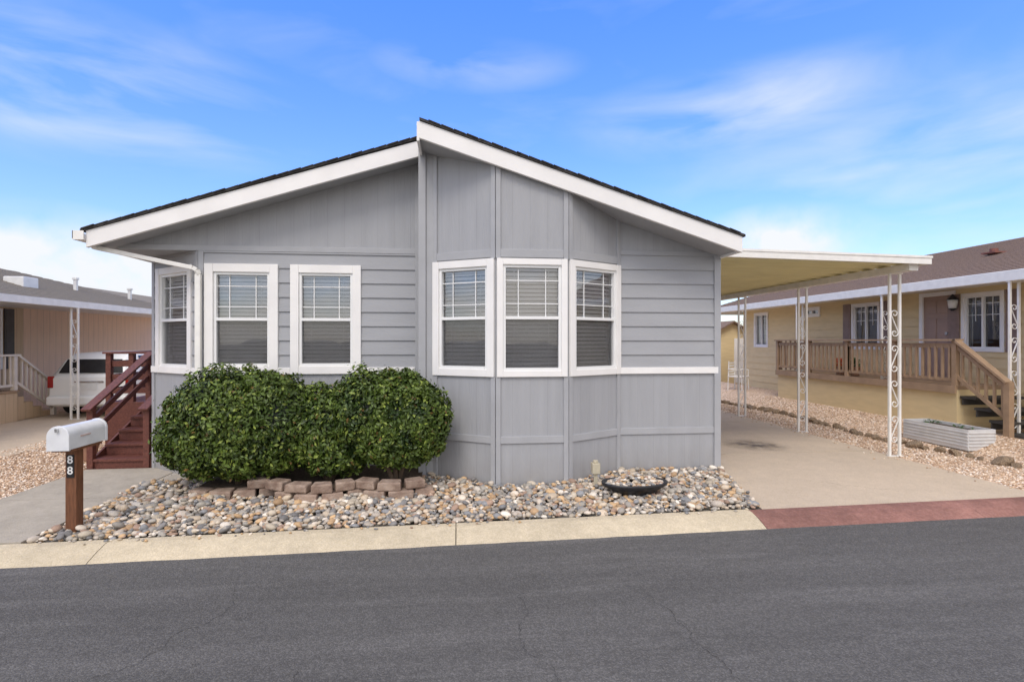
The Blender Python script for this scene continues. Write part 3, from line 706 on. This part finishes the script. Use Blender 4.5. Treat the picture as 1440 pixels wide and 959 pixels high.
# ------------------------------------------------------------ right neighbour
T=thing('yellow_house',(9.6,12,0),'pale yellow home with brown shingle roof and white eaves','house')
WX=9.6; WY=16.4; FY=F(WX,WY,-math.pi/2); uy=lambda Y:WY-Y
wins=[(8.07,8.85,1.5,2.6,True),(10.75,11.6,1.5,2.6,True),(15.0,15.75,1.5,2.6,False),(12.7,13.35,2.35,2.62,False)]
ops=[(uy(b_)+.05,uy(a_)-.05,z0+.05,z1-.05) for a_,b_,z0,z1,_ in wins]+[(uy(9.72),uy(8.98),.93,2.66)]
b=B(); lap(b,FY,0,WY-3,.2,2.78,.2,ops,.016); mesh_obj('lap_siding',b,M_cream,T)
b=B(); b.add([(WX,3,0),(WX,WY,0),(WX,WY,.22),(WX,3,.22)],[(0,1,2,3)]); b.add([(WX,3,0),(18,3,0),(18,3,2.9),(13,3,4),(WX,3,2.9)],[(0,1,2,3,4)]); b.add([(WX,WY,0),(18,WY,0),(18,WY,2.9),(13,WY,4),(WX,WY,2.9)],[(0,1,2,3,4)]); mesh_obj('wall',b,M_cream,T)
for a_,b_,z0,z1,sh in wins:
    window(T,FY,uy(b_),uy(a_),z0,z1,cas=.06,prairie=(z1-z0>.5),slats=not sh,split=False)
    if sh:
        for s in (uy(b_)-.26,uy(a_)+.03):
            b=B(); fbox(b,FY,s,s+.23,.018,.04,z0,z1)
            z=z0+.05
            while z<z1-.05: fbox(b,FY,s+.03,s+.2,.0395,.05,z,z+.025); z+=.045
            mesh_obj('shutter',b,M_mauve,T)
b=B(); fbox(b,FY,uy(9.66),uy(9.04),-.03,-.0,.93,2.6)
dr=mesh_obj('door',b,M_door,T)
for u0 in (uy(9.58),uy(9.32)):
    for z0,z1 in ((1.05,1.55),(1.65,2.15),(2.25,2.5)): 
        b=B(); fbox(b,FY,u0,u0+.2,.0,.012,z0,z1); mesh_obj('door_panel',b,M_door,dr,bevel=.006)
b=B(); fbox(b,FY,uy(9.74),uy(9.66),-.03,.035,.93,2.68); fbox(b,FY,uy(9.04),uy(8.96),-.03,.035,.93,2.68); fbox(b,FY,uy(9.66),uy(9.04),-.03,.033,2.6,2.68); mesh_obj('door_frame',b,M_white,dr)
b=B(); b.tube([FY.p(uy(9.12),0,1.85),FY.p(uy(9.12),.06,1.85)],.03,10); mesh_obj('handle',b,M_chrome,dr)
b=B(); c=Vector(FY.p(uy(8.93),.12,2.42)); b.tube([c+Vector((0,0,-.14)),c+Vector((0,0,-.10)),c+Vector((0,0,-.095))],.05,8,radii=[.02,.065,.07]); b.tube([c+Vector((0,0,.07)),c+Vector((0,0,.18))],.05,8,radii=[.10,.012]); b.tube([c+Vector((0,0,.12)),c+Vector((.12,0,.14))],.014,6); pl=mesh_obj('porch_lamp',b,M_black,T)
b=B(); b.tube([c+Vector((0,0,-.094)),c+Vector((0,0,.072))],.05,10,radii=[.062,.086]); mesh_obj('lamp_shade',b,M_lampglass,pl,smooth=True)
b=B(); slab(b,8.68,2.82,13,4.1,.06,3,WY+.5); slab(b,13,4.1,17.6,2.75,.06,3,WY+.5)
x=8.7
while x<12.9:
    z=2.82+(x-8.68)*.2963; slab(b,x,z+.012,x+.14,z+.014+.03,.02,3,WY+.5); x+=.15
rf=mesh_obj('roof',b,M_shin2,T)
for (x,y) in ((10.8,9.3),(11.2,12.5)): 
    b=B(); z=2.82+(x-8.68)*.2963; b.tube([(x,y,z),(x,y,z+.12)],.07,10); b.box(x-.14,x+.14,y-.14,y+.14,z+.02,z+.05)
    mesh_obj('roof_vent',b,mat('rust_vent',(.2,.08,.06),.7,.2,8),rf)
b=B(); b.box(8.60,8.70,3,WY+.5,2.64,2.81); b.box(8.7,WX,3,WY+.5,2.70,2.72); b.box(8.7,13,WY+.45,WY+.5,2.6,2.72); mesh_obj('gutter',b,M_white_metal,T,bevel=.01)
for y in (7.2,9.65,12.3): ornpost(T,8.72,y,.16 if y>7.5 else .12,2.64)
P=thing('porch_deck',(8.9,10,0),'raised porch deck with tan wooden railing and yellow skirting','deck')
b=B(); b.box(8.5,9.58,7.95,12.9,.86,.92); b.box(8.46,8.5,7.93,12.92,.80,.93); mesh_obj('deck_floor',b,M_tan,P)
b=B(); b.box(8.52,8.56,7.95,12.9,.05,.861); b.box(8.56,9.58,12.86,12.9,.05,.861); b.box(8.56,9.58,7.95,7.99,.05,.861); mesh_obj('skirting',b,M_cream,P)
b=B()
y=7.97
while y<12.95: b.box(8.48,8.56,y-.04,y+.04,.92,1.705); y+=1.23
b.box(8.44,8.6,7.9,12.95,1.70,1.735); b.box(8.50,8.54,7.95,12.9,1.58,1.66); b.box(8.50,8.54,7.95,12.9,1.0,1.06)
y=8.05
while y<12.9: b.box(8.49,8.525,y,y+.035,1.02,1.62); y+=.13
b.box(8.5,9.58,12.86,12.94,1.701,1.736)
x=8.6
while x<9.5: b.box(x,x+.035,12.88,12.91,.93,1.702); x+=.13
b.beam((8.5,7.95,1.72),(8.5,7.1,1.05),.12,.035); b.beam((8.52,7.95,1.1),(8.52,7.1,.45),.035,.06); b.beam((8.52,7.95,1.6),(8.52,7.1,.93),.035,.06)
b.box(8.46,8.55,7.06,7.15,.15,1.06)
for k in range(6):
    y=7.85-.13*k; z=(y-7.95)/.85*.67; b.box(8.505,8.54,y-.017,y+.017,1.1+z,1.65+z)
mesh_obj('railing',b,M_tan,P)
ms=mat('dark_step',(.06,.055,.05),.7,.2,10)
for i in range(4):
    b=B(); z=.93-.17*(i+1); y=7.92-.24*i; b.box(8.56,9.5,y-.26,y+.01,z-.04,z); b.box(8.57,9.49,y-.03,y-.01,z-.15,z-.0395)
    mesh_obj('step',b,ms,P)
PL=thing('raised_planter',(8.05,7.6,.0),'low pale corrugated metal raised garden bed on gravel','planter')
b=B()
zb=.1
for (x0_,x1_,y0_,y1_) in ((7.75,7.77,7.05,8.2),(8.2,8.22,7.05,8.2),(7.77,8.2,7.05,7.07),(7.77,8.2,8.18,8.2)): b.box(x0_,x1_,y0_,y1_,zb-.08,zb+.24)
for k in range(5): b.box(7.74,7.7505,7.06,8.19,zb-.02+.05*k,zb+.0+.05*k); b.box(7.76,8.21,7.038,7.0505,zb-.02+.05*k,zb+.0+.05*k)
mesh_obj('metal_side',b,M_galv,PL,bevel=.004)
b=B(); b.add([(7.77,7.07,zb+.19),(8.2,7.07,zb+.19),(8.2,8.18,zb+.19),(7.77,8.18,zb+.19)],[(0,1,2,3)]); mesh_obj('soil_fill',b,M_mulch,PL)
b=B()
for k in range(60):
    c=Vector((random.uniform(7.82,8.15),random.choice((7.35,7.9))+random.gauss(0,.05),zb+.2+random.uniform(0,.07))); d=Vector([random.gauss(0,1) for _ in range(3)]).normalized(); e=d.orthogonal().normalized(); b.add([c-d*.03,c+e*.012,c+d*.03,c-e*.012],[(0,1,2,3)])
mesh_obj('foliage',b,M_potleaf,PL,kind='stuff')
pot(8.72,10.9,.93,.11,.2,'small pot with orange flowers on the porch deck',True)
pot(8.75,10.5,.93,.12,.2,'small pot of greenery on the porch deck')
def chair(x,y,z,a,label):
    T=thing('patio_chair',(x,y,z),label,'chair')
    c,s=math.cos(a),math.sin(a)
    R=lambda u,v,w:(x+u*c-v*s,y+u*s+v*c,z+w)
    for u,v in ((-.22,-.22),(.22,-.22),(-.22,.22),(.22,.22)):
        b=B(); b.tube([R(u,v,0),R(u*.9,v*.9,.44 if v<0 else .9)],.015,6); mesh_obj('leg',b,M_white_metal,T)
    for v in (-1,1):
        b=B(); b.tube([R(v*.22,-.2,.44),R(v*.24,-.2,.64),R(v*.24,.2,.66)],.014,6); mesh_obj('armrest',b,M_white_metal,T)
    b=B(); p=[R(-.23,-.23,.42),R(.23,-.23,.42),R(.23,.22,.42),R(-.23,.22,.42)]; b.hexa(p+[(q[0],q[1],q[2]+.03) for q in p]); mesh_obj('seat',b,M_white_metal,T)
    b=B()
    for k in range(5):
        w=.5+.085*k; b.beam(R(-.2,.205,w),R(.2,.205,w),.02,.05)
    mesh_obj('backrest',b,M_white_metal,T)
chair(8.55,14.9,.18,.6,'white slatted patio chair on gravel beside the yellow house')
T=thing('garden_shed',(10.3,19,0),'small yellow garden shed with low gable roof','shed')
b=B(); b.box(9.6,11.2,18.6,20.6,0,1.95); b.add([(9.6,18.6,1.95),(11.2,18.6,1.95),(10.4,18.6,2.4)],[(0,1,2)]); mesh_obj('wall',b,M_cream,T)
b=B(); slab(b,9.45,1.93,10.4,2.47,.06,18.4,20.8); slab(b,10.4,2.47,11.35,1.93,.06,18.4,20.8); mesh_obj('roof',b,M_shin2,T)
b=B(); b.box(10.5,10.95,18.57,18.6,.1,1.8); mesh_obj('door',b,M_white,T)
meshes=[]
for k in range(6):
    vs,fs=ico(2); r=np.random.default_rng(k+50); V=vs.copy()
    for _ in range(6):
        d=r.normal(size=3); d/=np.linalg.norm(d); t=r.uniform(.45,.8); dot=V@d; V=V-np.clip(dot-t,0,None)[:,None]*d
    V*=np.array([r.uniform(.8,1.3),r.uniform(.6,.9),r.uniform(.45,.7)]); me=bpy.data.meshes.new('edging_rock'); me.from_pydata(V.tolist(),[],fs.tolist()); me.materials.append(M_rock); meshes.append(me)
yy=6.0
while yy<14:
    s=random.uniform(.07,.15); o=bpy.data.objects.new('edging_rock',random.choice(meshes)); COL.objects.link(o); x=7.35+.12*math.sin(yy*1.3)+random.uniform(-.05,.05)
    o.location=(x,yy,mz(x,yy)+s*.2); o.scale=(s,s,s); o.rotation_euler=(random.uniform(-.3,.3),random.uniform(-.3,.3),random.uniform(0,6)); yy+=s*1.9
    o['label']='brown rough rock in the edging line along the gravel'; o['category']='rock'; o['group']='rocks edging the neighbouring gravel bed'

# ------------------------------------------------------------ left neighbour
T=thing('beige_house',(-10.5,14,0),'beige manufactured home with grey shingle hip roof and white awning','house')
FW=F(-10.5,2,math.pi/2)
b=B(); lap(b,FW,0,11.6,.0,2.7,2.7,[(10.2,10.95,1.1,2.4)],0); mesh_obj('wall',b,M_beige,T)
b=B(); lap(b,FW,11.6,20,.0,2.7,2.7,(),0); b.add([(-10.5,22,0),(-18,22,0),(-18,22,2.7),(-10.5,22,2.7)],[(0,1,2,3)])
mesh_obj('wall',b,M_pink,T,label='pale peach ribbed side wall')
for m in (M_beige,M_pink): add_grooves(m,.2,.1,.85,'Y')
window(T,FW,10.15,11.0,1.05,2.45,cas=.06,prairie=False,slats=True,split=False)
for s in (9.85,11.05):
    b=B(); fbox(b,FW,s,s+.26,.01,.035,1.05,2.45); z=1.1
    while z<2.4: fbox(b,FW,s+.03,s+.23,.0345,.046,z,z+.025); z+=.05
    mesh_obj('shutter',b,M_shutter,T)
b=B(); 
e=[(-10.0,2,2.66),(-10.0,22.3,2.66),(-18.2,22.3,2.66),(-18.2,2,2.66),(-14.1,2,3.95),(-14.1,17.4,3.95)]
b.add(e,[(0,1,5,4),(1,2,5),(2,3,4,5),(3,0,4)]); b.add([(-10.0,2,2.6),(-10.0,22.3,2.6),(-18.2,22.3,2.6),(-18.2,2,2.6)],[(0,1,2,3)])
x=-10.02
while x>-13.9:
    z=2.66+(-10-x)*.3146; yend=22.2+(x+10)*1.19; slab(b,x-.16,z+.05+.012,x,z+.022,.02,2,yend); x-=.17
rf=mesh_obj('roof',b,M_shin3,T)
for x,y in ((-12.6,15),(-12.0,17.5),(-11.6,19.5)):
    b=B(); z=2.66+(-10-x)*.314; b.tube([(x,y,z-.02),(x,y,z+.34),(x,y,z+.341),(x,y,z+.40)],.06,8,radii=[.06,.06,.09,.09])
    mesh_obj('vent_pipe',b,M_galv,rf)
b=B(); b.box(-12.0,-11.5,14.9,15.4,3.1,3.42); mesh_obj('roof_vent',b,M_galv,rf,bevel=.02)
b=B(); b.box(-8.25,-8.2,2,19,2.42,2.56); b.box(-10.5,-8.25,2,19,2.49,2.51); b.box(-10.05,-10,2,22.3,2.56,2.68)
mesh_obj('awning',b,M_white_metal,T)
for y in (12.0,18.6): ornpost(T,-8.25,y,0,2.42,w=.14)
P=thing('neighbour_porch',(-9.8,10,0),'tan porch with pale railing and steps beside the beige house','porch')
b=B(); b.box(-10.45,-9.3,7,11.9,.0,.62); mesh_obj('skirting',b,M_beige,P)
b=B(); b.box(-10.47,-9.27,6.98,11.92,.62,.66); mesh_obj('deck_floor',b,M_tan,P)
b=B(); mr=mat('pale_rail',(.72,.64,.54),.6,.05,5)
y=7.0
while y<12: b.box(-9.36,-9.28,y-.04,y+.04,.66,1.385); y+=1.21
b.box(-9.38,-9.26,6.98,11.95,1.38,1.42); b.box(-9.34,-9.3,7,11.9,.74,.79)
y=7.05
while y<11.9: b.box(-9.335,-9.305,y,y+.03,.78,1.381); y+=.13
b.beam((-9.32,11.9,1.4),(-9.32,12.9,.72),.1,.04); b.beam((-9.32,11.9,.82),(-9.32,12.9,.14),.035,.05); b.box(-9.36,-9.28,12.86,12.94,0,.75)
for k in range(7):
    y=12.02+.12*k; z=-(y-11.9)*.68; b.box(-9.335,-9.305,y,y+.03,.8+z,1.4+z)
mesh_obj('railing',b,mr,P)
for i in range(4):
    b=B(); b.box(-10.4,-9.38,11.93+.24*i,12.17+.24*i,0,.5-.13*i); mesh_obj('step',b,M_beige,P)
T=thing('white_house',(-18,31,0),'distant white manufactured home with low grey roof','house')
b=B(); b.box(-26,-14,30,42,0,2.9); mesh_obj('wall',b,M_white,T)
b=B(); slab(b,-27,2.9,-20,4.6,.1,29.5,42); slab(b,-20,4.6,-13.4,2.9,.1,29.5,42); mesh_obj('roof',b,M_shin3,T)
b=B(); b.box(-16.5,-15.3,29.96,29.99,1.2,2.3); mesh_obj('window',b,M_dark,T)
b=B(); slab(b,-27,2.8,-20,4.5,.2,29.44,29.499); slab(b,-20,4.5,-13.4,2.8,.2,29.44,29.499); mesh_obj('fascia',b,M_white,T)

# ------------------------------------------------------------ parked car (rear faces road)
cx,cy=-8.15,12.3
T=thing('parked_car',(cx,cy,0),'white hatchback parked rear-out on the neighbouring driveway','car')
def loft(b,secs):
    n=len(secs[0][1]); vs=[]; 
    for y,pr in secs:
        for w,z in pr: vs.append((cx-w,cy+y,z))
        for w,z in reversed(pr): vs.append((cx+w,cy+y,z))
    m=2*n; fs=[]
    for i in range(len(secs)-1):
        for k in range(m):
            k2=(k+1)%m; fs.append((i*m+k,i*m+k2,(i+1)*m+k2,(i+1)*m+k))
    fs.append(tuple(reversed(range(m)))); fs.append(tuple((len(secs)-1)*m+k for k in range(m))); b.add(vs,fs)
b=B()
def sec(wb,w,z0,z1,z2,wt): return [(wb,z0),(w,z0+.14),(w,z1-.15),(w*.97,z1),(wt,z2-.05),(wt*.9,z2)]
loft(b,[(0.0,sec(.76,.82,.28,.84,.9,.78)),(.06,sec(.8,.87,.24,.88,.98,.74)),(.22,sec(.8,.88,.22,.9,1.30,.66)),(.42,sec(.8,.89,.2,.91,1.42,.63)),(1.5,sec(.82,.9,.2,.91,1.46,.63)),(2.5,sec(.82,.9,.2,.9,1.42,.62)),(3.2,sec(.82,.89,.2,.88,.96,.74)),(4.1,sec(.78,.86,.22,.74,.78,.74)),(4.35,sec(.7,.76,.3,.6,.66,.66))])
body=mesh_obj('body',b,M_carp,T,smooth=True,bevel=.02)
b=B(); b.add([(cx-.66,cy+.035,.99),(cx+.66,cy+.035,.99),(cx+.57,cy+.185,1.29),(cx-.57,cy+.185,1.29)],[(0,1,2,3)]); mesh_obj('window',b,M_black,T)
for s in (-1,1):
    b=B(); b.add([(cx+s*.885,cy+.5,.95),(cx+s*.885,cy+2.9,.95),(cx+s*.655,cy+2.3,1.36),(cx+s*.655,cy+.6,1.36)],[(0,1,2,3)]); mesh_obj('window',b,M_black,T)
for s in (-1,1):
    b=B(); b.box(cx+s*.80-.06,cx+s*.80+.06,cy-.015,cy+.12,.66,.92); mesh_obj('tail_light',b,M_redlamp,T,bevel=.02)
b=B(); b.box(cx-.84,cx+.84,cy-.09,cy+.08,.28,.48); mesh_obj('bumper',b,M_carp,T,bevel=.04)
b=B(); b.box(cx-.16,cx+.16,cy-.012,cy+.0,.62,.75); mesh_obj('licence_plate',b,mat('plate_white',(.7,.7,.68),.4,.05,10),T)
b=B(); b.box(cx-.3,cx+.3,cy-.02,cy,.78,.81); mesh_obj('boot_handle',b,M_chrome,T)
for s in (-1,1):
    for y in (.75,3.45):
        b=B(); b.tube([(cx+s*.68,cy+y,.31),(cx+s*.89,cy+y,.31)],.31,24); w=mesh_obj('wheel',b,M_tyre,T,bevel=.02)
        b=B(); b.tube([(cx+s*.88,cy+y,.31),(cx+s*.90,cy+y,.31)],.19,16); mesh_obj('rim',b,M_chrome,w)

# ------------------------------------------------------------ camera, light, sky
cam=bpy.data.cameras.new('camera'); co=bpy.data.objects.new('camera',cam); COL.objects.link(co)
co.location=(0,0,1.7); co.rotation_euler=(math.radians(90),0,math.radians(-6)); cam.sensor_width=36; cam.lens=18; cam.clip_end=2000; S.camera=co
el,az=math.radians(52),math.radians(200)
sd=Vector((math.sin(az)*math.cos(el),math.cos(az)*math.cos(el),math.sin(el)))
sun=bpy.data.lights.new('sun','SUN'); sun.energy=1.5; sun.angle=math.radians(22); sun.color=(1,.93,.84); so=bpy.data.objects.new('sun',sun); COL.objects.link(so)
so.rotation_euler=sd.to_track_quat('Z','Y').to_euler()
w=bpy.data.worlds.new('World'); S.world=w; w.use_nodes=True; n,l=w.node_tree.nodes,w.node_tree.links
bg=n['Background']; bg.inputs[1].default_value=.15
sky=n.new('ShaderNodeTexSky'); sky.sky_type='NISHITA'; sky.sun_disc=False; sky.sun_elevation=el; sky.sun_rotation=az; sky.air_density=1; sky.dust_density=.6; sky.ozone_density=2.0
tc=n.new('ShaderNodeTexCoord'); dirv=tc.outputs['Generated']
mp=n.new('ShaderNodeMapping'); mp.inputs['Scale'].default_value=(1.6,1.6,5.5); mp.inputs['Rotation'].default_value=(0,.12,0); l.new(dirv,mp.inputs['Vector'])
no=n.new('ShaderNodeTexNoise'); no.inputs['Scale'].default_value=2.2; no.inputs['Detail'].default_value=9; no.inputs['Roughness'].default_value=.5; no.inputs['Distortion'].default_value=.4; l.new(mp.outputs[0],no.inputs['Vector'])
no2=n.new('ShaderNodeTexNoise'); no2.inputs['Scale'].default_value=9; no2.inputs['Detail'].default_value=8; l.new(dirv,no2.inputs['Vector'])
def M(op,a,b_=None,c=None,clamp=False):
    x=n.new('ShaderNodeMath'); x.operation=op; x.use_clamp=clamp
    for i,v in enumerate((a,b_,c)):
        if v is None: continue
        if isinstance(v,(int,float)): x.inputs[i].default_value=v
        else: l.new(v,x.inputs[i])
    return x.outputs[0]
total=None
for d,sc,amp,src,off in [((-.752,1.084,.5),(2.8,2.8,9),.7,no,.3),((.036,1.0,.535),(5,5,24),.5,no,.35),((.56,.947,.451),(3,3,13),.55,no,.35),
                 ((-.807,1.09,.12),(3.6,3.6,8.5),1.5,no2,.55),((.616,.941,.19),(6,6,14),1.2,no2,.5),((.975,.903,.33),(2,2,5),.45,no,.3)]:
    v=Vector(d).normalized()
    s=n.new('ShaderNodeVectorMath'); s.operation='SUBTRACT'; l.new(dirv,s.inputs[0]); s.inputs[1].default_value=v
    m=n.new('ShaderNodeVectorMath'); m.operation='MULTIPLY'; l.new(s.outputs[0],m.inputs[0]); m.inputs[1].default_value=sc
    ln=n.new('ShaderNodeVectorMath'); ln.operation='LENGTH'; l.new(m.outputs[0],ln.inputs[0])
    fall=M('SUBTRACT',1,ln.outputs['Value'],clamp=True)
    nz=M('SUBTRACT',src.outputs['Fac'],.5); nz=M('MULTIPLY',nz,3.0); nz=M('ADD',nz,off)
    k=M('MULTIPLY',fall,amp*1.6); k=M('MULTIPLY',k,M('MAXIMUM',nz,0),clamp=True)
    total=k if total is None else M('MAXIMUM',total,k)
base=M('MULTIPLY',M('SUBTRACT',no.outputs['Fac'],.54,clamp=True),.7)
total=M('MAXIMUM',total,base,clamp=True)
# unseen broken cloud deck, overhead and southern, added to warm and brighten the scene
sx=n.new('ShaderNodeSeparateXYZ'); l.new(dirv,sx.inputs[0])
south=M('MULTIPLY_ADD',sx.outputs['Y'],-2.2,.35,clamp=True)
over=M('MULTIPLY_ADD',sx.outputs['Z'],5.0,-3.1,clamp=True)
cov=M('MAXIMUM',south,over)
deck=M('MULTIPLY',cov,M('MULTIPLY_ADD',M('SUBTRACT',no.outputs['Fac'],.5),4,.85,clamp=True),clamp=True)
zr=n.new('ShaderNodeValToRGB'); e=zr.color_ramp.elements; e[0].position=.0; e[0].color=(.37,.36,.38,1); e[1].position=.6; e[1].color=(.26,.46,.90,1)
x_=e.new(.2); x_.color=(.36,.42,.56,1)
l.new(sx.outputs['Z'],zr.inputs[0])
tint=n.new('ShaderNodeMixRGB'); tint.blend_type='MULTIPLY'; tint.inputs[0].default_value=1; l.new(sky.outputs[0],tint.inputs[1]); l.new(zr.outputs[0],tint.inputs[2])
sc3=n.new('ShaderNodeVectorMath'); sc3.operation='SCALE'; sc3.inputs['Scale'].default_value=3.1; l.new(tint.outputs[0],sc3.inputs[0])
mx=n.new('ShaderNodeMixRGB'); l.new(total,mx.inputs[0]); l.new(sc3.outputs[0],mx.inputs[1]); mx.inputs[2].default_value=(6.2,6.4,6.7,1)
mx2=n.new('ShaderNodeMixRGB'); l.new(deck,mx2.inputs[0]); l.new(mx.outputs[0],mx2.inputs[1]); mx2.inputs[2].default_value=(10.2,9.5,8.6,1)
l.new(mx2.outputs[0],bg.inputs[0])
